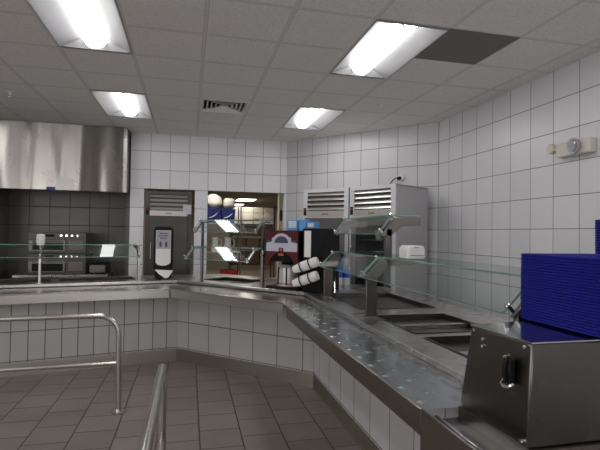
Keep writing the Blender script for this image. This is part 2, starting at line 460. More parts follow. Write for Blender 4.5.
# supply air vent, four way louvres
t = thing('ceiling_vent', 'square louvred air vent in the ceiling above the pass-through opening', 'air vent', (GX+.305, GY+3*.61+.305, CEIL))
fr = slab(rect(-.305,.305,-.305,.305), [rect(-.27,.27,-.27,.27)], -.006, .0); fr.build('frame', m_ceil, t, world=False)
MB().box(-.28,.28,-.28,.28,.09,.1).build('duct_backing', m_black, t, world=False)
for k in range(5):
    a = .268-k*.052; b = a-.022
    r = MB()
    lo = [r.bm.verts.new(p) for p in ((-a,-a,0),(a,-a,0),(a,a,0),(-a,a,0))]; hi = [r.bm.verts.new(p) for p in ((-b,-b,.022),(b,-b,.022),(b,b,.022),(-b,b,.022))]
    for q in range(4): r.face([lo[q], lo[(q+1)%4], hi[(q+1)%4], hi[q]])
    oo = r.build('louver', m_ceil, t, world=False, smooth=0)
t = thing('return_air_grille', 'dark grey return air panel in the ceiling beside a bright troffer', 'air grille', (GX+3*.61+.305, GY-.305, CEIL))
slab(rect(-.305,.305,-.305,.305), [rect(-.285,.285,-.285,.285)], -.004, 0).build('frame', m_grille, t, world=False)
MB().box(-.29,.29,-.29,.29,.0,.008).build('filter_panel', m_grille, t, world=False)
for x, y, lab in ((2.206,5.198,'small white sprinkler head on the ceiling before the angled tiled wall'),(-2.042,5.982,'small sprinkler head on the ceiling in front of the exhaust hood')):
    t = thing('sprinkler_head', lab, 'sprinkler', (x,y,CEIL))
    MB().lathe([(0,0),(.035,0),(.035,-.006),(.02,-.010),(.012,-.012),(.012,-.03),(0,-.03)]).build('escutcheon', m_white, t, world=False)
    MB().lathe([(0,-.03),(.006,-.03),(.006,-.045),(.022,-.047),(.022,-.050),(0,-.050)]).build('deflector', m_chrome, t, world=False)

# ------------------------------------------------------------------ exhaust hood
t = thing('exhaust_hood', 'large stainless steel exhaust hood hung under the ceiling over the cooking recess', 'exhaust hood', (-1.9,7.95,2.09))
h = MB(); HX0, HX1, HY0, HY1, HZ0, HZ1 = -2.83, -.945, 7.5, 8.41, 2.095, 3.085
h.box(HX0,HX1,HY0,HY0+.03,HZ0,HZ1)
h.build('front_panel', m_hood, t, bevel=.004)
MB().box(HX1-.03,HX1,HY0+.03,HY1,HZ0,HZ1).build('side_panel', m_dsteel, t)
MB().box(HX0,HX0+.03,HY0+.03,HY1,HZ0,HZ1).build('side_panel', m_dsteel, t)
MB().box(HX0+.03,HX1-.03,HY0+.03,HY1,HZ1-.03,HZ1).build('top_panel', m_dsteel, t)
MB().box(HX0+.03,HX1-.03,HY0+.03,HY0+.09,HZ0,HZ0+.04).build('grease_gutter', m_dsteel, t)
f = MB()
f.extrude([(HX0+.05,HY0+.35,HZ0+.12),(HX0+.05,HY1-.02,HZ0+.55),(HX0+.05,HY1-.02,HZ0+.58),(HX0+.05,HY0+.35,HZ0+.15)], (HX1-HX0-.1,0,0)).build('filter_bank', m_dsteel, t)
MB().box(HX1-.05,HX1+.004,HY0-.006,HY0+.0,HZ0-.0,HZ1-.01).build('corner_trim', m_steel, t)
MB().box(-2.05,-1.93,HY0-.003,HY0+.001,HZ0+.004,HZ0+.045).build('sticker', m_sticker, t)['label'] = 'small blue sticker'

# ------------------------------------------------------------------ counters
P0, P1, P2, P3 = Vector((-2.75,5.492)), Vector((-.135,6.05)), Vector((1.165,4.686)), Vector((1.165,1.612))
BK0, BK1, BK2, BK3 = Vector((-2.9,6.226)), Vector((.462,6.944)), Vector((2.25,5.06)), Vector((2.25,1.612))
C0, C1, C2, C3 = Vector((-2.72,5.107)), Vector((-.12,5.675)), Vector((1.206,4.411)), Vector((1.206,1.57))
F0, F1, F2, F3 = Vector((-2.7,4.935)), Vector((-.196,5.443)), Vector((.856,4.236)), Vector((.84,1.57))
uL = (P1-P0).normalized(); nL = Vector((-uL.y, uL.x))
uD = (P2-P1).normalized(); nD = Vector((-uD.y, uD.x))
def loc_rect(o, u, n, a0, a1, b0, b1): return [tuple(o+u*a+n*b) for a, b in ((a0,b0),(a1,b0),(a1,b1),(a0,b1))]
ZC, ZS, ZL = .90, .86, .76
KZ = .137
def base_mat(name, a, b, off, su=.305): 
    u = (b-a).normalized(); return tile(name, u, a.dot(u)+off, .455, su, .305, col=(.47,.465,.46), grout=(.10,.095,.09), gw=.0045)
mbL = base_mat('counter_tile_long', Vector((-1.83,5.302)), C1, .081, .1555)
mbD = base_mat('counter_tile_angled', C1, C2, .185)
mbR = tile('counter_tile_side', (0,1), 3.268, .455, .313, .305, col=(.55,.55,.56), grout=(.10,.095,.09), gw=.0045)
def counter(name, label, outer, wells, back_poly, base, kick, tilem, slide_poly, lip, slide_mat, lip_mat, bumps=None):
    cx = sum((Vector(p) for p in outer), Vector((0,0)))/len(outer)
    t = thing(name, label, 'serving counter', (cx.x, cx.y, 0))
    slab(inset(outer), wells, ZC-.035, ZC).build('counter_top', m_steel, t, bevel=.004, smooth=0)
    # riser and cabinet front under the top rim
    a, b, q, p = base
    MB().prism(inset(back_poly), .02, ZC-.036).build('rear_cabinet', m_dsteel, t, smooth=0)
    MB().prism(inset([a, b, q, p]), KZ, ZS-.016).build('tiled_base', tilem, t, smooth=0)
    ka, kb, kq, kp = kick
    MB().prism(inset([ka, kb, kq, kp]), 0, KZ).build('kick_plate', m_kick, t, smooth=0)
    for w in wells:
        w = [Vector(x) for x in w]; c = sum(w, Vector((0,0)))/4
        mb = MB(); bm = mb.bm
        def ring(s, z): return [bm.verts.new((*(c+(x-c)*s), z)) for x in w]
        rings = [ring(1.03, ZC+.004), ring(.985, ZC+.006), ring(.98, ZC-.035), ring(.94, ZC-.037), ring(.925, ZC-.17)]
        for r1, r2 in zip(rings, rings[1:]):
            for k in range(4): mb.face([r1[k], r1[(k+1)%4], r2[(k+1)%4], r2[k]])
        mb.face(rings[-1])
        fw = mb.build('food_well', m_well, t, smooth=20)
        if bumps and w[1].x < 1.95:      # pans hang in two halves with a bar between
            ym = (w[0].y+w[2].y)/2
            MB().box(w[0].x+.015, w[1].x-.015, ym-.03, ym+.03, ZC-.034, ZC-.010).build('pan_divider', m_steel, fw)
            for ya, yb in ((w[0].y+.02, ym-.035), (ym+.035, w[2].y-.02)):
                MB().box(w[0].x+.035, w[1].x-.035, ya, yb, ZC-.13, ZC-.12).build('pan_floor', m_steel, fw)
    # slide
    if bumps is None:
        MB().prism(inset(slide_poly,.003), ZS-.012, ZS).build('tray_slide', slide_mat, t, smooth=0)
    else:
        x0, x1, y0, y1 = bumps
        mb = MB(); nx, ny = 34, 230; G = []
        cent = []
        k = 0; yy = y0+.09
        while yy < y1-.05:
            for r in range(4):
                if (r+k) % 2 == 0: cent.append((x0+.045+r*.077, yy))
            yy += .082; k += 1
        H = {}
        for (cx_, cy_) in cent:
            ix = round((cx_-x0)/(x1-x0)*nx); iy = round((cy_-y0)/(y1-y0)*ny)
            for ax in range(-2,3):
                for ay in range(-2,3):
                    if 0 < ix+ax < nx and 0 < iy+ay < ny:
                        d = math.hypot(ax*(x1-x0)/nx, ay*(y1-y0)/ny*.8)
                        H[(ix+ax,iy+ay)] = max(H.get((ix+ax,iy+ay),0), .0042*max(0,1-(d/.019)**2))
        # a straight far edge trimmed to meet the angled slide
        for ix in range(nx+1):
            G.append([mb.bm.verts.new((x0+(x1-x0)*ix/nx, y0+(y1-y0)*iy/ny, ZS+H.get((ix,iy),0))) for iy in range(ny+1)])
        for ix in range(nx):
            for iy in range(ny): mb.face([G[ix][iy], G[ix+1][iy], G[ix+1][iy+1], G[ix][iy+1]])
        mb.build('tray_slide', slide_mat, t, smooth=60)
    if bumps: MB().box(1.1675,1.20,1.573,4.40,.80,ZC-.036).build('riser', m_lip, t)
    a, b = lip
    u = (b-a).normalized(); n = Vector((-u.y, u.x))
    MB().prism(inset([a, b, b+n*.018, a+n*.018],.003), ZL, ZS+.003).build('slide_lip', lip_mat, t, bevel=.004, smooth=40)
    return t
bL = nL*.12; bD = nD*.12; bR = Vector((.12,0))
mitre1 = Vector((-.06,5.80)); mitre2 = Vector((1.31,4.50))
counter('serving_counter', 'long stainless counter with tiled base running under the exhaust hood side',
    [P0, P1, BK1, BK0], [loc_rect(P0,uL,nL,.45,1.25,.22,.60), loc_rect(P0,uL,nL,1.36,2.2,.22,.60)],
    [P0+nL*.012, P1+Vector((.006,.02)), BK1, BK0], (C0, C1, mitre1, C0+bL),
    (C0-nL*.0, C1, mitre1, C0+bL), mbL, [F0, F1, P1, P0], (F0, F1), m_slide2, m_lip)
counter('serving_counter', 'angled stainless counter section holding the coffee brewer, with tiled base',
    [P1, P2, BK2, BK1], [loc_rect(P1,uD,nD,.20,.90,.24,.66)],
    [P1+Vector((.006,.02)), P2+nD*.012, BK2, BK1], (C1, C2, mitre2, mitre1),
    (C1, C2, mitre2, mitre1), mbD, [F1, F2, Vector((.856,4.06)), Vector((1.165,4.02)), P2, P1], (F1, F2), m_slide2, m_lip)
counter('serving_counter', 'stainless counter with dimpled tray slide leading to the blue trays',
    [P2, P3, BK3, BK2], [rect(1.36,2.02,3.55,4.50), rect(1.36,1.92,2.62,3.24), rect(1.36,1.92,1.86,2.50)],
    [Vector((1.33,4.60)), Vector((1.33,1.573)), BK3+Vector((0,.003)), BK2+Vector((0,-.003))], (C2, C3, C3+bR, mitre2),
    (C2, C3, C3+bR, mitre2), mbR, None, (Vector((.84,4.02)), F3), m_slide, m_lipd, bumps=(.84, 1.166, 1.57, 4.02))

# end cabinet under the dispenser
t = thing('end_cabinet', 'stainless steel end cabinet beneath the tray dispenser', 'cabinet', (1.5,1.37,0))
MB().box(.95,2.25,1.17,1.568,.02,.80).build('cabinet_body', m_dsteel, t, bevel=.004)
MB().box(.846,.991,1.17,1.566,.802,.824).build('tray_ledge', m_slide, t)
MB().box(.834,.8455,1.17,1.562,.10,.872).build('front_panel', m_lipd, t, bevel=.003)
MB().box(.893,.905,1.17,1.566,.825,.840).build('ledge_rib', m_slide, t, bevel=.002)
MB().box(.992,2.25,1.18,1.566,.80,.871).build('plinth', m_lipd, t)
# ------------------------------------------------------------------ tray / cutlery dispenser box
DZ0, DZ1 = .872, 1.187
t = thing('tray_dispenser', 'boxy stainless steel dispenser with front latch under the blue trays', 'dispenser', (1.45,1.37,DZ0))
MB().hexa([(.986,1.195,DZ0),(2.1,1.195,DZ0),(2.1,1.566,DZ0),(.981,1.545,DZ0),(1.002,1.195,DZ1-.004),(2.1,1.195,DZ1-.004),(2.1,1.585,DZ1-.004),(.990,1.482,DZ1-.004)]).build('body', m_box, t, bevel=.006, seg=2)
MB().hexa([(1.000,1.192,DZ1-.004),(2.1,1.192,DZ1-.004),(2.1,1.586,DZ1-.004),(.987,1.484,DZ1-.004),(1.000,1.192,DZ1),(2.1,1.192,DZ1),(2.1,1.586,DZ1),(.987,1.484,DZ1)]).build('top_plate', m_boxtop, t)
def fpt(y, z, off=0):  # a point on the front face
    k = (z-DZ0)/(DZ1-DZ0); return Vector((.983+.013*k-off, y, z))
for y, z in ((1.215,DZ1-.018),(1.468,DZ1-.018),(1.213,DZ0+.016),(1.525,DZ0+.016)):
    MB().tube([fpt(y,z,-.004), fpt(y,z,.006)], .006, 10).build('screw', m_chrome, t)
for z in (1.125,1.148):
    MB().tube([fpt(1.415,z,-.004), fpt(1.415,z,.008)], .006, 10).build('rivet', m_chrome, t)
l = MB(); l.box(.970,.992,1.253,1.279,1.045,1.120).build('latch_plate', m_black, t, bevel=.003)
MB().tube([(.968,1.266,1.050),(.958,1.266,1.075),(.960,1.266,1.105),(.970,1.266,1.128)], .006, 8).build('latch_lever', m_black, t)
MB().tube([(.975,1.24,1.050),(.962,1.25,1.040),(.960,1.268,1.037),(.962,1.282,1.040),(.975,1.288,1.050)], .0055, 8).build('latch_hook', m_chrome, t)
MB().tube([(.985,1.275,1.130),(.966,1.270,1.128),(.966,1.262,1.128)], .006, 8).build('latch_pin', m_chrome, t)

# ------------------------------------------------------------------ blue trays
def rrect(hx, hy, r, n=5):
    pts = []
    for cx, cy, a0 in ((hx-r,hy-r,0),(-hx+r,hy-r,PI/2),(-hx+r,-hy+r,PI),(hx-r,-hy+r,3*PI/2)):
        for k in range(n+1): pts.append((cx+r*math.cos(a0+PI/2*k/n), cy+r*math.sin(a0+PI/2*k/n)))
    return pts
def tray_mesh():
    mb = MB(); loops = []
    for s, z, r in ((.030,0,.03),(.012,.012,.035),(.004,.0155,.04),(0,.0150,.04),(0,.0068,.04),(.004,.0062,.04)):
        loops.append([mb.bm.verts.new((x,y,z)) for x, y in rrect(.178-s,.232-s,r)])
    inner = [[mb.bm.verts.new((x,y,z)) for x, y in rrect(.178-s,.232-s,r)] for s, z, r in ((.014,.0125,.035),(.032,.002,.03))]
    order = [loops[5], loops[4], loops[3], loops[2], inner[0], inner[1]]
    n = len(loops[0])
    for a, b in zip(order, order[1:]):
        for k in range(n): mb.face([a[k], a[(k+1)%n], b[(k+1)%n], b[k]])
    mb.face(inner[1])
    for k in range(n): mb.face([loops[5][k], loops[0][k], loops[0][(k+1)%n], loops[5][(k+1)%n]])
    mb.face(loops[0][::-1])
    for v in loops[1]: mb.bm.verts.remove(v)
    return mb
ORD = ['topmost','second','third','fourth','fifth','sixth','seventh','eighth','ninth','tenth','eleventh','twelfth','thirteenth','fourteenth','fifteenth','sixteenth','seventeenth','eighteenth','nineteenth','twentieth','twenty-first','twenty-second','twenty-third','twenty-fourth','twenty-fifth','twenty-sixth','twenty-seventh','twenty-eighth','twenty-ninth','thirtieth','thirty-first','thirty-second','thirty-third','thirty-fourth','thirty-fifth','thirty-sixth','thirty-seventh','thirty-eighth','thirty-ninth','fortieth','forty-first','forty-second']
tp = None
def tray_stack(x, y, n, pitch, which, group):
    global tp
    for k in range(n):
        if tp is None: tp = o = tray_mesh().build('serving_tray', m_blue, smooth=50)
        else: o = tp.copy(); COL.objects.link(o)
        o.location = (x+random.uniform(-.0008,.0008), y+random.uniform(-.0008,.0008), DZ1+.001+k*pitch)
        o.rotation_euler = (0,0,random.uniform(-.002,.002))
        r = n-1-k
        tag(o, 'blue plastic tray, %s in the %s' % ('topmost' if r == 0 else ORD[r]+' from the top', which), 'tray', group)
NT1, NT2 = 25, 39
tray_stack(1.41, 1.325, NT1, .0098, 'low stack on the steel dispenser', 'blue trays in the low stack')
tray_stack(1.772, 1.343, NT2, .0098, 'taller stack behind the low one', 'blue trays in the taller stack')

# ------------------------------------------------------------------ sneeze guards
def guard(name, label, org, u, n, posts, panels_low, panels_up, up_posts, post_depth=.085, cap=None, pm=None, po_=0.0, ptop=1.20, slim=False):
    """org: 2-d point of post line start; u along, n away from the customers. posts: list of positions along u"""
    t = thing(name, label, 'sneeze guard', (*(org), ZC))
    u = Vector(u); n = Vector(n)
    def pt(a, o, z): q = org+u*a+n*o; return Vector((q.x, q.y, z))
    U3 = Vector((u.x, u.y, 0))
    for a in posts:
        p = MB(); p.extrude([pt(a-.014,po_,ZC+.001), pt(a-.014,po_+post_depth,ZC+.001), pt(a-.014,po_+post_depth,ptop), pt(a-.014,po_,ptop)], U3*.028)
        po = p.build('post', pm or m_dsteel, t, bevel=.004)
        MB().extrude([pt(a-.03,po_-.012,ZC+.001), pt(a-.03,po_+post_depth+.002,ZC+.001), pt(a-.03,po_+post_depth+.002,ZC+.008), pt(a-.03,po_-.012,ZC+.008)], U3*.06).build('foot_plate', m_steel, po)
        ar = MB(); ar.extrude([pt(a-.012,*q) for q in (((-.035,1.186),(.105,1.327),(.30,1.322),(.30,1.308),(.115,1.308),(-.012,1.180)) if slim else ((-.02,1.182),(.112,1.322),(.52,1.316),(.52,1.296),(.17,1.272),(.085,1.185)))], U3*.024)
        ao = ar.build('arm', pm or m_lipd, t, bevel=.003)
        for o_, z in ((-.028,1.222),(.082,1.332)):
            c = pt(a,o_,z); nn = Vector((-n.x*.7,-n.y*.7,.7))
            MB().tube([c-nn*.024, c+nn*.014, c+nn*.018], [.012,.012,.008], 12).build('clamp_knob', m_chrome, ao)
    for a in up_posts:
        MB().extrude([pt(a-.012,*q) for q in (((.235,1.30),(.262,1.30),(.262,1.63),(.235,1.63)) if slim else ((.155,1.275),(.20,1.275),(.20,1.55),(.155,1.55)))], U3*.024).build('upper_post', m_dsteel, t, bevel=.003)
        ar = MB(); ar.extrude([pt(a-.012,*q) for q in (((.105,1.498),(.222,1.638),(.36,1.634),(.36,1.618),(.236,1.618),(.125,1.494)) if slim else ((.115,1.495),(.222,1.634),(.43,1.632),(.43,1.58),(.28,1.572),(.19,1.495)))], U3*.024)
        ao = ar.build('upper_arm', m_lipd, t, bevel=.003)
        for o_, z in ((.108,1.532),(.20,1.648)):
            c = pt(a,o_,z); nn = Vector((-n.x*.7,-n.y*.7,.7))
            MB().tube([c-nn*.024, c+nn*.014, c+nn*.018], [.012,.012,.008], 12).build('clamp_knob', m_chrome, ao)
    def pane(a0, a1, q0, q1, nm):
        d = Vector((q1[0]-q0[0], q1[1]-q0[1])).normalized(); pr = Vector((-d.y, d.x))*.010
        g = MB(); g.mats = [m_glass, m_edge]
        q = [q0, q1, (q1[0]+pr.x, q1[1]+pr.y), (q0[0]+pr.x, q0[1]+pr.y)]
        a = [g.bm.verts.new(pt(a0,*k)) for k in q]; b = [g.bm.verts.new(pt(a1,*k)) for k in q]
        g.face(a, m_edge); g.face(b, m_edge)
        for k in range(4): g.face([a[k], a[(k+1)%4], b[(k+1)%4], b[k]], m_glass if k % 2 == 0 else m_edge)
        return g.build(nm, m_glass, t, smooth=0)
    for a0, a1 in panels_low:
        pane(a0, a1, (-.045,1.193), (.098,1.334), 'front_glass')
        pane(a0, a1, (.122,1.331), (.53,1.325), 'shelf_glass')
    for a0, a1 in panels_up:
        pane(a0, a1, (.098,1.505), (.212,1.650), 'upper_front_glass')
        pane(a0, a1, (.235,1.646), (.44,1.644), 'upper_shelf_glass')
    if cap:
        c = pt(cap, .05, 0)
        MB().lathe([(0,1.325),(.035,1.33),(.045,1.36),(.045,1.43),(.038,1.455),(0,1.46)], (c.x,c.y,0)).build('post_cap', m_white, t)['label'] = 'rounded pale cap'
    return t
guard('sneeze_guard', 'long glass sneeze guard over the food wells beside the blue trays', Vector((1.262,4.28)), (0,-1), (1,0),
      [0, 1.08, 2.68], [(.01,1.07),(1.09,2.67)], [(0.01,1.07)], [0,1.08])
Lp = Vector((-.017,5.641)); ug = Vector((.69,-.7238)).normalized(); ng = Vector((-ug.y, ug.x)); Lg = .93
guard('sneeze_guard', 'two-tier glass sneeze guard on the angled counter beside the coffee brewer', Lp, ug, ng, [0, Lg], [(-.0,Lg)], [(0,Lg)], [0,Lg], post_depth=.04, po_=.225, ptop=1.315, slim=True, pm=m_steel)
uG = Vector((.977,.214)); nG = Vector((-.214,.977))
A0 = Vector((-1.622,5.76))
guard('sneeze_guard', 'low glass sneeze guard in front of the cooking recess under the hood', A0, uG, nG, [-1.0, 0.0, 1.06], [(-1.0,-.02),(.02,1.06)], [], [], cap=.001, pm=m_steel, post_depth=.06)

# ------------------------------------------------------------------ refrigerators
def fridge(label, loc, rz, W, D, Hh, glass_door, body, frame, doorm, group=None, badge=True, note=False):
    """local: x across the front, y from front (0) to back, z up"""
    t = thing('refrigerator', label, 'refrigerator', loc, rz, group)
    b = MB(); h2 = W/2
    gz0, gz1 = Hh-.40, Hh-.05
    outer = rect(-h2, h2, .05, Hh)
    holes = [rect(-h2+.07, h2-.07, gz0, gz1), rect(-h2+.07, h2-.07, .15, gz0-.06)]
    fr = slab(outer, holes, 0, .02, lambda c: Vector((c.x, .02-c.z, c.y))); fr.build('front_frame', frame, t, world=False, smooth=0)
    b.box(-h2,-h2+.02,.02,D,.05,Hh); b.box(h2-.02,h2,.02,D,.05,Hh); b.box(-h2,h2,D-.02,D,.05,Hh); b.box(-h2,h2,.02,D,Hh-.02,Hh); b.box(-h2,h2,.02,D,.05,.08)
    b.build('cabinet', body, t, world=False, smooth=0)
    MB().box(-h2+.02,h2-.02,.07,.075,gz0-.06,gz1+.02).build('grille_backing', m_gdoor, t, world=False)
    gr = MB()
    for k in range(4):
        z = gz0+.085+k*.068
        gr.hexa([(-h2+.07,.0,z+.014),(h2-.07,.0,z+.014),(h2-.07,.02,z+.014),(-h2+.07,.02,z+.014),(-h2+.07,.028,z+.052),(h2-.07,.028,z+.052),(h2-.07,.05,z+.052),(-h2+.07,.05,z+.052)])
    gr.box(-h2+.07,h2-.07,-.004,.01,gz0,gz0+.085)
    gr.build('louver_grille', m_louver, t, world=False, smooth=0)
    if badge: MB().box(-.05,.05,-.009,-.003,gz0+.03,gz0+.052).build('badge', m_gold, t, world=False)
    th = MB().box(-h2+.012,-h2+.058,-.006,.0,gz0+.02,gz0+.13).build('thermostat', m_black, t, world=False)
    MB().box(-h2+.022,-h2+.048,-.009,-.006,gz0+.09,gz0+.112).build('display', m_redled, th, world=False)
    if glass_door:
        d = slab(rect(-h2+.06,h2-.06,.14,gz0-.05), [rect(-h2+.14,h2-.14,.22,gz0-.12)], 0, .04, lambda c: Vector((c.x, -c.z+.0, c.y)))
        do = d.build('door', doorm, t, world=False, smooth=0)
        MB().box(-h2+.135,h2-.135,-.022,-.016,.215,gz0-.115).build('door_glass', m_glass_d, do, world=False)
        lin = MB()
        lin.box(-h2+.022,h2-.022,D-.05,D-.03,.09,gz0-.06); lin.build('liner', m_liner, t, world=False)
        for z in (.90,1.16,1.43,1.70): MB().box(-h2+.03,h2-.03,.08,D-.06,z,z+.012).build('shelf', m_steel, t, world=False)
    else:
        do = MB().box(-h2+.06,h2-.06,-.045,.0,.14,gz0-.015).build('door', doorm, t, bevel=.006, world=False)
    MB().tube([(-h2+.10,-.045,1.05),(-h2+.10,-.085,1.07),(-h2+.10,-.085,1.33),(-h2+.10,-.045,1.35)], .01, 8).build('handle', m_chrome, do, world=False)
    for sx in (-1,1):
        for y in (.08, D-.08): MB().lathe([(0,0),(.025,0),(.025,.02),(.015,.05),(0,.05)], (sx*(h2-.06),y,0), 10).build('foot', m_dsteel, t, world=False)
    if note: MB().box(h2-.14,h2-.005,-.008,-.004,gz0+.035,gz0+.19).build('paper_note', m_pale, t, world=False)['label'] = 'pale paper note taped to the front'
    return t
fd = Vector((dd.x, dd.y)); ang = math.atan2(fd.y, fd.x)
FR = Vector((2.50,5.37)); w1 = .745
ang1 = math.radians(-60); f1 = Vector((.5,-.866))
c1 = FR - f1*w1/2
fridge('tall silver refrigerator with glass door and exposed side panel beside the tiled wall corner', (c1.x,c1.y,0), ang1, w1, .76, 2.15, True, m_fridge, m_fridge_w, m_gdoor, 'silver refrigerators')
c2 = FR - f1*(w1+.025) - fd*.38
fridge('tall silver refrigerator with solid dark door behind the coffee brewer', (c2.x,c2.y,0), ang, .76, .76, 2.15, False, m_fridge, m_fridge_w, m_gdoor, 'silver refrigerators')
fridge('dark steel refrigerator set into the wall opening behind the napkin dispenser', (-.330,7.90,0), 0, .73, .75, 2.165, False, m_ddoor, m_ddoor, m_ddoor, None, True, True)
# containers inside the glass door refrigerator
fm = Matrix.Translation((c1.x,c1.y,0)) @ Matrix.Rotation(ang1,4,'Z')
for x, z, lab in ((-.01,1.442,'white food tub on the upper shelf inside the glass door refrigerator'),(-.015,1.172,'white food tub on the lower shelf inside the glass door refrigerator'),(.16,1.712,'white food tub on the top shelf inside the glass door refrigerator')):
    p = fm @ Vector((x,.20,z+.002))
    t = thing('food_tub', lab, 'tub', p, ang, 'tubs in the refrigerator')
    MB().lathe([(0,0),(.055,0),(.065,.10),(0,.10)]).build('body', m_white, t, world=False)
    MB().lathe([(0,.10),(.07,.10),(.07,.115),(0,.115)]).build('lid', m_white, t, world=False)

# plug and cable on the angled wall
wp = Vector((2.985,6.235)); 
t = thing('wall_outlet', 'small white wall outlet with a black plug above the silver refrigerator', 'outlet', (wp.x,wp.y,2.335), ang)
# local y points into the wall
MB().tube([(0,.012,.0),(0,-.02,.0)], .05, 20).build('cover', m_white, t, world=False, bevel=.004)
MB().tube([(-.005,-.02,0),(-.01,-.06,-.01)], .026, 12).build('plug', m_black, t, world=False)
MB().tube([(-.01,-.05,-.01),(-.05,-.07,0),(-.10,-.06,-.03),(-.15,-.04,-.08),(-.17,-.03,-.16)], .008, 8).build('cable', m_black, t, world=False)

# ------------------------------------------------------------------ emergency light
t = thing('emergency_light', 'beige emergency light with round lamp high on the tiled side wall', 'emergency light', (3.36,3.45,2.28))
X = 3.36
MB().box(X-.075,X,3.25,3.625,2.235,2.365).build('battery_case', m_beige, t, bevel=.012, seg=2)
ls = MB().tube([(X-.07,3.385,2.31),(X-.10,3.392,2.308),(X-.115,3.394,2.307)], [.055,.068,.07], 20).build('lamp_shell', m_grayprint, t)
MB().tube([(X-.115,3.394,2.307),(X-.122,3.396,2.306)], [.058,.05], 20).build('lamp_lens', m_lampglass, ls)
MB().tube([(X,3.735,2.345),(X-.045,3.735,2.345)], .045, 16).build('mounting_box', m_beige, t, bevel=.006)
MB().tube([(X-.02,3.70,2.33),(X-.02,3.62,2.315)], .018, 10).build('conduit', m_beige, t)

# ------------------------------------------------------------------ coffee brewer and neighbours on the angled counter
B0 = Vector((.852,5.042)) - uD*.035       # front left foot of the brewer
def dl(a, o, z): q = B0+uD*a+nD*o; return Vector((q.x,q.y,z))
def dbox(mb, a0,a1,o0,o1,z0,z1): return mb.hexa([dl(a0,o0,z0),dl(a1,o0,z0),dl(a1,o1,z0),dl(a0,o1,z0),dl(a0,o0,z1),dl(a1,o0,z1),dl(a1,o1,z1),dl(a0,o1,z1)])
t = thing('coffee_brewer', 'burgundy coffee brewer with arch picture on the angled counter', 'coffee machine', dl(.2,.2,ZC))
dbox(MB(),0,.415,.0,.42,ZC+.002,ZC+.03).build('base', m_black, t, bevel=.004)
dbox(MB(),.02,.40,.275,.42,ZC+.03,ZC+.635).build('back_housing', m_black, t)
dbox(MB(),.0,.415,.02,.20,ZC+.30,ZC+.635).build('top_housing', m_black, t, bevel=.008)
# burgundy panel with an arch cut at its foot
pts = [dl(.0,0,ZC+.635), dl(.0,0,ZC+.26)]
pts += [dl(.04,0,ZC+.26)] + [dl(.2075-.165*math.cos(PI*k/14),0,ZC+.26+.135*math.sin(PI*k/14)) for k in range(15)] + [dl(.415,0,ZC+.26), dl(.415,0,ZC+.635)]
fp = MB().extrude(pts, (nD.x*.02, nD.y*.02, 0)).build('front_panel', m_burg, t, smooth=0)
def strip(poly, d, nm, m, par): return MB().extrude([dl(a,-d,ZC+z) for a, z in poly], (nD.x*.002,nD.y*.002,0)).build(nm, m, par, smooth=0)
strip([(.005,.41),(.41,.41),(.41,.50),(.33,.515),(.33,.56),(.08,.56),(.08,.515),(.005,.50)], .003, 'picture_band', m_lav, fp)
strip([(.012,.50),(.08,.515),(.08,.535),(.012,.53)], .005, 'picture_window', m_navy, fp)
strip([(.33,.515),(.40,.50),(.40,.53),(.33,.535)], .005, 'picture_window', m_navy, fp)
arch = [(.2075-.125*math.cos(PI*k/12), .50+.105*math.sin(PI*k/12)) for k in range(13)]
arch2 = [(.2075-.092*math.cos(PI*k/12), .50+.075*math.sin(PI*k/12)) for k in range(13)]
strip(arch + arch2[::-1], .007, 'picture_arch', m_lav, fp)
strip(arch2, .006, 'picture_window', m_navy, fp)
strip([(.175,.38),(.235,.38),(.235,.45),(.175,.45)], .008, 'emblem', m_burg, fp)
strip([(.17,.365),(.24,.365),(.24,.385),(.17,.385)], .009, 'emblem_band', m_orange, fp)
strip([(.19,.415),(.22,.415),(.22,.44),(.19,.44)], .010, 'emblem_mark', m_orange, fp)
pc = dl(.2075,.115,ZC)
MB().lathe([(0,.36),(.055,.36),(.075,.325),(.06,.295),(0,.295)], pc).build('brew_funnel', m_black, t)
t2 = thing('airpot', 'silver vacuum airpot standing in the burgundy coffee brewer', 'airpot', dl(.2075,.14,ZC+.03))
p0 = dl(.2075,.14,0)
MB().lathe([(0,.932),(.127,.932),(.130,.945),(.122,1.13),(.09,1.16),(.045,1.165),(0,1.165)], (p0.x,p0.y,0), 24).build('body', m_louver, t2)
MB().lathe([(.1290,.955),(.1307,.955),(.1303,.967),(.1285,.967)], (p0.x,p0.y,0), 24).build('red_band', m_red, t2)
MB().lathe([(0,1.165),(.05,1.165),(.045,1.185),(0,1.19)], (p0.x,p0.y,0), 24).build('lid', m_black, t2)
for s in (-1,1):
    MB().extrude([dl(.2075+s*.055-.006,.012,.95), dl(.2075+s*.055+.006,.012,.95), dl(.2075+s*.05+.006,.022,1.14), dl(.2075+s*.05-.006,.022,1.14)], (nD.x*.012,nD.y*.012,0)).build('side_strip', m_black, t2)
# packets on top of the brewer
def packet(label, a0, a1, o0, o1, z0, z1, m, m2=None, sp=None):
    t = thing('drink_packet', label, 'packet', dl((a0+a1)/2,(o0+o1)/2,z0), 0, 'packets on the coffee brewer')
    dbox(MB(),a0,a1,o0,o1,z0,z1).build('carton', m, t, bevel=.004)
    if m2:
        s0, s1, q0, q1 = sp
        MB().extrude([dl(s0,o0-.002,q0), dl(s1,o0-.002,q0), dl(s1,o0-.002,q1), dl(s0,o0-.002,q1)], (nD.x*.002,nD.y*.002,0)).build('label_print', m2, t)
ZB = ZC+.637
packet('blue packet with pale printed front on top of the coffee brewer', .20,.335,.10,.20,ZB,ZB+.115,m_lblue,m_pale,(.225,.325,ZB+.03,ZB+.105))
packet('plain bright blue packet, middle of those above the brewer', 0.345,.435,.12,.20,ZB,ZB+.12,m_lblue)
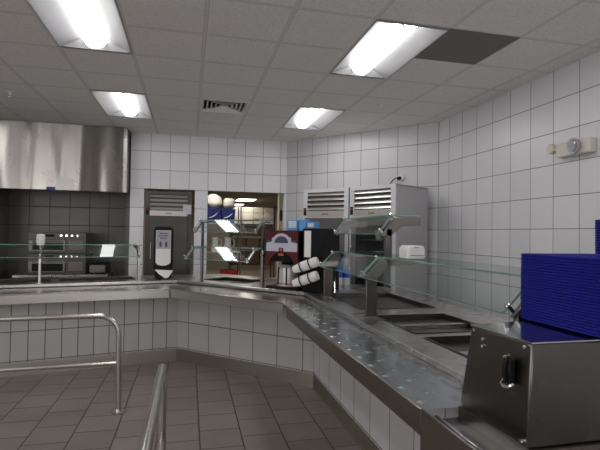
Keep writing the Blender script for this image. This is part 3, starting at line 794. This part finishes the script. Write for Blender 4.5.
# black cabinet with cup holders
t = thing('cup_dispenser', 'black upright cup dispenser with white strip beside the coffee brewer', 'cup dispenser', dl(.57,.2,ZC))
CA0, CA1 = .455, .70
dbox(MB(),CA0,CA1,.03,.40,ZC+.002,ZC+.66).build('cabinet', m_black, t, bevel=.006)
MB().extrude([dl(CA0+.025,.027,ZC+.36), dl(CA0+.105,.027,ZC+.36), dl(CA0+.105,.027,ZC+.635), dl(CA0+.025,.027,ZC+.635)], (nD.x*.003,nD.y*.003,0)).build('label_strip', m_paper, t)
packet('pale blue packet on top of the black cup dispenser', .46,.56,.10,.20,ZC+.661,ZC+.73,m_lblue,m_pale,(.475,.545,ZC+.675,ZC+.715))
for k, (z, lab) in enumerate(((ZC+.243,'upper stack of white paper cups lying in the black wire holder'),(ZC+.102,'lower stack of white paper cups lying in the black wire holder'))):
    cA = dl(CA0-.015,-.11,z-.012); cB = dl(CA0+.235,-.045,z+.085)
    d = (cB-cA).normalized()
    q = thing('paper_cups', lab, 'paper cups', cA, 0, 'cup stacks in the holders')
    # nested cups, the front cup's base faces out
    MB().tube([cA, cA+d*.006, cA+d*.095, cA+d*.10], [.034,.037,.050,.052], 20).build('front_cup', m_paper, q, smooth=50)
    MB().tube([cA+d*.101]+[cA+d*(.104+.012*j) for j in range(12)]+[cB], [.045]+[.049+.004*(j%2) for j in range(12)]+[.047], 20).build('nested_rims', m_paper, q, smooth=30)
    hld = MB()
    for s_ in (.09,.19):
        c = cA+d*s_
        x = d.cross(Vector((0,0,1))).normalized(); y = x.cross(d)
        hld.tube([c+(x*math.cos(2*PI*j/20)+y*math.sin(2*PI*j/20))*.0605 for j in range(21)], .006, 6, cap=False)
    hld.build('wire_holder', m_black, t)
MB().tube([dl(CA0+.06,.005,ZC+.004), dl(CA0+.06,.005,ZC+.20), dl(CA0+.06,.03,ZC+.23)], .006, 8).build('holder_stand', m_black, t)
# chrome wire rack bits beside the guard post
t = thing('wire_rack', 'small empty chrome wire rack beside the black cup dispenser', 'wire rack', (1.40,4.64,ZC))
rk = MB()
for a in (0,.05):
    rk.tube([(1.405+a,4.535,ZC+.006),(1.405+a,4.545,ZC+.12),(1.415+a,4.565,ZC+.17),(1.43+a,4.59,ZC+.06),(1.435+a,4.60,ZC+.006)], .004, 6)
rk.tube([(1.405,4.539,ZC+.05),(1.455,4.539,ZC+.05)], .004, 6).tube([(1.405,4.545,ZC+.12),(1.455,4.545,ZC+.12)], .004, 6)
rk.build('wires', m_chrome, t)
# blue spray bottles
for x, y, lab in ((1.765,5.30,'clear bottle with blue liquid, nearer the cup dispenser'),(1.835,5.27,'clear bottle with blue liquid, nearer the glass door refrigerator')):
    t = thing('bottle', lab, 'bottle', (x,y,ZC), 0, 'blue bottles on the counter')
    MB().lathe([(0,0),(.036,0),(.038,.01),(.038,.09),(0,.09)]).build('lower_body', m_pale, t, world=False)
    MB().lathe([(.038,.09),(.038,.15),(.022,.20),(.014,.21),(.014,.235),(0,.235)]).build('upper_body', m_spray, t, world=False)
# white napkin box on the guard's glass shelf
t = thing('napkin_box', 'rounded white napkin box standing on the glass shelf of the sneeze guard', 'napkin box', (1.49,2.93,1.342))
pr = [(-.066,0),(.066,0),(.066,.068),(.050,.092),(-.050,.092),(-.066,.068)]
MB().extrude([(x,-.07,z) for x, z in pr], (0,.14,0)).build('case', m_white, t, bevel=.012, seg=3, world=False)
MB().box(-.045,.055,-.0725,-.069,.022,.027).build('slot', m_grille, t, world=False)
MB().box(-.02,.01,-.0725,-.069,.076,.084).build('emblem', m_grayprint, t, world=False)

# ------------------------------------------------------------------ napkin dispenser on the long counter
t = thing('napkin_dispenser', 'tall black rounded napkin dispenser standing before the dark steel refrigerator', 'napkin dispenser', (-.315,6.25,ZC))
def rr2(w0, w1, z0, z1, r, n=6):
    pts = []
    for cx, cz, a0 in ((w1-r,z1-r,0),(w0+r,z1-r,PI/2),(w0+r,z0+r,PI),(w1-r,z0+r,3*PI/2)):
        for k in range(n+1): pts.append((cx+r*math.cos(a0+PI/2*k/n), cz+r*math.sin(a0+PI/2*k/n)))
    return pts
MB().extrude([(x,-.06,z) for x, z in rr2(-.118,.118,.10,.67,.05)], (0,.20,0)).build('housing', m_black, t, world=False, bevel=.01, seg=2)
MB().extrude([(x,-.03,z) for x, z in rr2(-.10,.10,.002,.12,.02)], (0,.15,0)).build('pedestal', m_black, t, world=False)
cover = [(x,-.068,z) for x, z in rr2(-.092,.092,.165,.62,.012)]
fc = MB().extrude([(.092,-.068,.62),(-.092,-.068,.62),(-.092,-.068,.22)]+[(-.092*math.cos(PI*k/10),-.068,.22-.05*math.sin(PI*k/10)) for k in range(1,10)]+[(.092,-.068,.22)], (0,.008,0)).build('front_cover', m_paper, t, world=False)
MB().box(-.088,.088,-.071,-.0685,.385,.615).build('upper_print', m_grayprint, fc, world=False)
for x in (-.035,.035): MB().box(x-.014,x+.014,-.0735,-.071,.41,.475).build('print_figure', m_navy, fc, world=False)
for z, w in ((.575,.05),(.545,.06),(.515,.045)): MB().box(-w,w,-.0735,-.071,z,z+.012).build('print_line', m_navy, fc, world=False)
nk = thing('napkin', 'folded white napkin hanging out of the tall black dispenser', 'napkin', (-.31,6.14,ZC+.05))
MB().extrude([(-.10,0,.07),(.12,-.01,.06),(.07,-.025,-.02),(.03,-.03,-.035),(-.05,-.015,.02)], (0,.012,.004)).build('fold', m_paper, nk, world=False)

# ------------------------------------------------------------------ ovens in the recess
t = thing('work_table', 'steel work table carrying the two stacked ovens in the recess', 'table', (-1.9,7.95,0))
MB().box(-2.5,-1.2,7.58,8.35,.80,.84).build('table_top', m_steel, t, bevel=.004)
for x in (-2.45,-1.25):
    for y in (7.63,8.30): MB().tube([(x,y,0),(x,y,.80)], .022, 10).build('leg', m_steel, t)
for k, lab in ((0,'lower of two stacked black and steel ovens under the exhaust hood'),(1,'upper of two stacked black and steel ovens under the exhaust hood')):
    z = .842+k*.315
    t = thing('countertop_oven', lab, 'oven', (-1.9,7.9,z), 0, 'stacked ovens')
    MB().box(-2.32,-1.52,7.64,8.25,z,z+.31).build('oven_case', m_ddoor, t, bevel=.006)
    MB().box(-2.31,-1.53,7.63,7.64,z+.22,z+.305).build('control_panel', m_ddoor, t)
    MB().box(-2.08,-1.96,7.624,7.63,z+.245,z+.285).build('display', m_black, t)
    for q in range(4):
        MB().tube([(-1.86+q*.075,7.63,z+.265),(-1.86+q*.075,7.605,z+.265)], .015, 12).build('knob', m_chrome, t)
    d = MB().box(-2.30,-1.80,7.615,7.64,z+.03,z+.20).build('door', m_dsteel, t, bevel=.004)
    MB().box(-2.25,-1.83,7.610,7.615,z+.05,z+.16).build('door_window', m_black, d)
    MB().tube([(-2.25,7.60,z+.185),(-1.85,7.60,z+.185)], .009, 8).build('door_handle', m_chrome, d)
    MB().box(-1.76,-1.56,7.632,7.641,z+.05,z+.19).build('vent_panel', m_grille, t)
t = thing('griddle', 'low dark griddle plate on the work table beside the ovens', 'griddle', (-1.36,7.9,.842))
MB().box(-1.47,-1.24,7.66,8.2,.86,.98).build('body', m_dsteel, t, bevel=.006)
MB().box(-1.46,-1.25,7.67,8.15,.981,1.0).build('plate', m_black, t)
for x in (-1.44,-1.27):
    for y in (7.7,8.16): MB().lathe([(0,.842),(.012,.842),(.012,.86),(0,.86)], (x,y,0), 8).build('foot', m_black, t)

# ------------------------------------------------------------------ handrails
def arc3(c, a, b, r, n=8): return [Vector(c)+Vector(a)*r*math.cos(PI/2*k/n)+Vector(b)*r*math.sin(PI/2*k/n) for k in range(n+1)]
RT, RM, PR = .80, .40, .0225
t = thing('handrail', 'steel pipe handrail crossing in front of the long counter', 'handrail', (-.548,4.13,0))
xe, ye, xw, yw = -.552, 4.13, -2.9, 4.03
rb = .16
pts = [Vector((xw,yw,RT))] + [Vector((xe,ye,RT-rb))+Vector((-rb,0,0))+Vector((rb*math.sin(PI/2*k/8),0,rb*math.cos(PI/2*k/8))) for k in range(9)] + [Vector((xe+.010,ye,.0))]
MB().tube(pts, PR, 16).build('top_pipe', m_pipe, t)
MB().tube([(xw,yw,RM),(xe,ye,RM+.005)], PR*.8, 14).build('mid_pipe', m_pipe, t)
MB().lathe([(0,0),(.058,0),(.058,.008),(.03,.014),(.024,.03),(0,.03)], (xe+.010,ye,0), 20).build('flange', m_pipe, t)
MB().tube([(xw+.05,yw,0),(xw+.05,yw,RT)], PR, 14).build('post', m_pipe, t)
MB().lathe([(0,0),(.058,0),(.058,.008),(.03,.014),(0,.014)], (xw+.05,yw,0), 20).build('flange', m_pipe, t)
t = thing('handrail', 'steel pipe handrail rising from the bottom edge with its rounded end facing away', 'handrail', (-.11,2.5,0))
y1, x1 = 2.56, -.120
y0_, x0_ = .95, -.128
rb = .06
pts = [Vector((x0_,y0_,RT))] + [Vector((x1, y1-rb+rb*math.sin(PI/2*k/8), RT-rb+rb*math.cos(PI/2*k/8))) for k in range(9)] + [Vector((x1,y1,0))]
MB().tube(pts, PR, 16).build('top_pipe', m_pipe, t)
MB().tube([(x0_,y0_,RM),(x1,y1,RM)], PR*.8, 14).build('mid_pipe', m_pipe, t)
MB().lathe([(0,0),(.058,0),(.058,.008),(.03,.014),(.024,.03),(0,.03)], (x1,y1,0), 20).build('flange', m_pipe, t)
MB().tube([(x0_,y0_+.03,0),(x0_,y0_+.03,RT)], PR, 14).build('post', m_pipe, t)

# ------------------------------------------------------------------ kitchen seen through the opening
t = thing('storage_rack', 'metal storage rack inside the kitchen carrying blue bins and pitchers', 'rack', (.65,9.7,0))
for x in (.28,1.02):
    for y in (9.45,9.95): MB().tube([(x,y,0),(x,y,2.05)], .014, 8).build('post', m_chrome, t)
for z in (.48,1.12,1.70): MB().box(.27,1.03,9.44,9.96,z-.015,z).build('shelf', m_steel, t)
for k, (x, lab) in enumerate(((.47,'blue storage bin with pale mark beside the wall pillar, on the top shelf'),(.77,'blue storage bin with pale mark nearer the cream cartons, on the top shelf'))):
    t = thing('storage_bin', lab, 'bin', (x,9.7,1.70), 0, 'blue bins on the kitchen rack')
    MB().hexa([(-.12,-.18,.001),(.12,-.18,.001),(.12,.18,.001),(-.12,.18,.001),(-.145,-.2,.27),(.145,-.2,.27),(.145,.2,.27),(-.145,.2,.27)]).build('tub', m_bin, t, bevel=.01, world=False)
    MB().box(-.148,.148,-.205,.205,.262,.285).build('rim', m_bin, t, bevel=.004, world=False)
    MB().tube([(-.09,-.195,.10),(-.03,-.197,.115),(.03,-.2,.15),(.08,-.203,.20)], [.006,.012,.012,.004], 6).build('mark', m_pale, t, world=False)
def sack(label, x, y, z, sx, sy, sz, seed):
    mb = MB(); bmesh.ops.create_icosphere(mb.bm, subdivisions=3, radius=1)
    rnd = random.Random(seed); ph = [rnd.uniform(0,6) for _ in range(6)]
    for v in mb.bm.verts:
        k = 1+.07*math.sin(6*v.co.x+ph[0])+.07*math.sin(7*v.co.z+ph[1])+.06*math.sin(9*v.co.y+ph[2])
        c = v.co*k
        c = Vector((math.copysign(abs(c.x)**.7,c.x)*sx, math.copysign(abs(c.y)**.7,c.y)*sy, max(-.95,c.z)*sz))
        v.co = c
    lo = min(v.co.z for v in mb.bm.verts)
    o = mb.build('packed_bag', m_beige, smooth=60); o.location = (x,y,z-lo+.002)
    tag(o, label, 'bag', 'white bags above the blue bins')
sack('wide crumpled white bag on top of the blue bins by the wall pillar', .47, 9.7, 1.985, .17, .18, .155, 3)
sack('narrow crumpled white bag on the blue bin beside the cream cartons', .79, 9.7, 1.985, .125, .16, .125, 5)
for x, lab in ((.52,'white pitcher on the middle rack shelf beside a red cup'),(.78,'white pitcher on the middle rack shelf, nearer the cream cartons')):
    t = thing('pitcher', lab, 'pitcher', (x,9.62,1.12), 0, 'pitchers on the kitchen rack')
    MB().lathe([(0,.001),(.075,.001),(.08,.02),(.065,.22),(.075,.29),(.068,.29),(.06,.22),(.07,.03),(0,.02)]).build('body', m_white, t, world=False)
    MB().tube([(.062,0,.25),(.12,0,.24),(.13,0,.14),(.07,0,.08)], .009, 8).build('handle', m_white, t, world=False)
o = MB().lathe([(0,1.122),(.04,1.122),(.05,1.24),(.043,1.24),(.035,1.13),(0,1.13)], (.36,9.6,0)).build('cup', m_red); tag(o, 'red cup on the middle rack shelf beside a white pitcher', 'cup')
t = thing('crate', 'red plastic crate on the lowest shelf of the kitchen rack', 'crate', (.80,9.68,.48))
slab(rect(-.16,.16,-.16,.16), [rect(-.145,.145,-.145,.145)], .001, .26).build('walls', m_red, t, world=False, smooth=0)
MB().box(-.15,.15,-.15,.15,.001,.012).build('bottom', m_red, t, world=False)
# far shelving of cartons
t = thing('shelving_unit', 'tall dark shelving unit of cartons against the kitchen depth', 'shelving', (2.0,15.3,0))
for x in (1.32,2.72):
    for y in (15.05,15.65): MB().box(x-.02,x+.02,y-.02,y+.02,0,2.40).build('upright', m_dsteel, t)
for z in (.5,1.0,1.45,1.80): MB().box(1.30,2.74,15.03,15.67,z-.03,z).build('shelf', m_dsteel, t)
ROWN = ['bottom','middle','top']
for r in range(3):
    for k in range(4):
        x = 1.36+k*.34; z = 1.80+r*.185
        o = MB().box(x,x+.325,15.08+random.uniform(0,.03),15.55,z+.002,z+.175+random.uniform(0,.006)).build('carton', m_carton, bevel=.012, seg=2)
        tag(o, 'cream carton, %s of the %s layer counted from the blue bins' % (['first','second','third','fourth'][k], ROWN[r]), 'carton', 'cream cartons on the far shelf')
for r, z in enumerate((.5,1.0,1.45)):
    for k in range(3):
        x = 1.37+k*.45; h = .33 if r else .4
        if r == 2: h = .28
        o = MB().box(x,x+.42,15.1,15.6,z+.002,z+h).build('carton', m_brown, bevel=.01)
        tag(o, 'dark brown carton, %s from the blue bins on the %s brown shelf' % (['first','second','third'][k], ['lowest','middle','upper'][r]), 'carton', 'brown cartons on the far shelf')
for k, (x0, x1, y, lab) in enumerate(((1.40,2.02,14.0,'bright kitchen ceiling panel light nearer the opening'),(1.32,1.95,16.6,'bright kitchen ceiling panel light deeper inside the room'),(.2,.8,8.35,'added unseen panel light brightening the kitchen storage rack'))):  # last one is added, hidden by the lintel, to light the rack
    t = thing('kitchen_light', lab, 'ceiling light', ((x0+x1)/2,y,2.56), 0, 'kitchen panel lights')
    slab(rect(x0,x1,y,y+1.2), [rect(x0+.03,x1-.03,y+.03,y+1.17)], 2.535, 2.56).build('frame', m_fix, t, smooth=0)
    MB().box(x0+.03,x1-.03,y+.03,y+1.17,2.545,2.558).build('diffuser', m_klens, t, smooth=0)

# ------------------------------------------------------------------ world
w = bpy.data.worlds.new('world'); SC.world = w; w.use_nodes = True
bg = w.node_tree.nodes['Background']; bg.inputs[0].default_value = (.8,.85,.9,1); bg.inputs[1].default_value = .05

def area(name, loc, rot, sx, sy, power, col):
    l = bpy.data.lights.new(name, 'AREA'); l.shape = 'RECTANGLE'; l.size = sx; l.size_y = sy; l.energy = power; l.color = col
    o = bpy.data.objects.new(name, l); COL.objects.link(o); o.location = loc; o.rotation_euler = rot; return o
# added area lamps, unseen behind and beside the camera
R9 = math.radians(90)
area('room_fill_lamp', (1.4,-3.9,1.35), (math.radians(118),0,0), 3.8, 1.8, 90, (1,.98,.97))  # added fill lamp that lifts the ceiling and room
area('hood_streak_lamp', (-4.6,-3.9,1.7), (R9,0,0), .5, 2.2, 40, (1,.97,.95))  # this and the next two: added lamps, mirrored as streaks in the hood
area('hood_streak_lamp', (-5.15,-2.9,1.7), (R9,0,-R9), .9, 2.2, 45, (1,.97,.95))
area('hood_streak_lamp', (-5.15,.25,1.7), (R9,0,-R9), .8, 2.2, 45, (1,.98,.98))
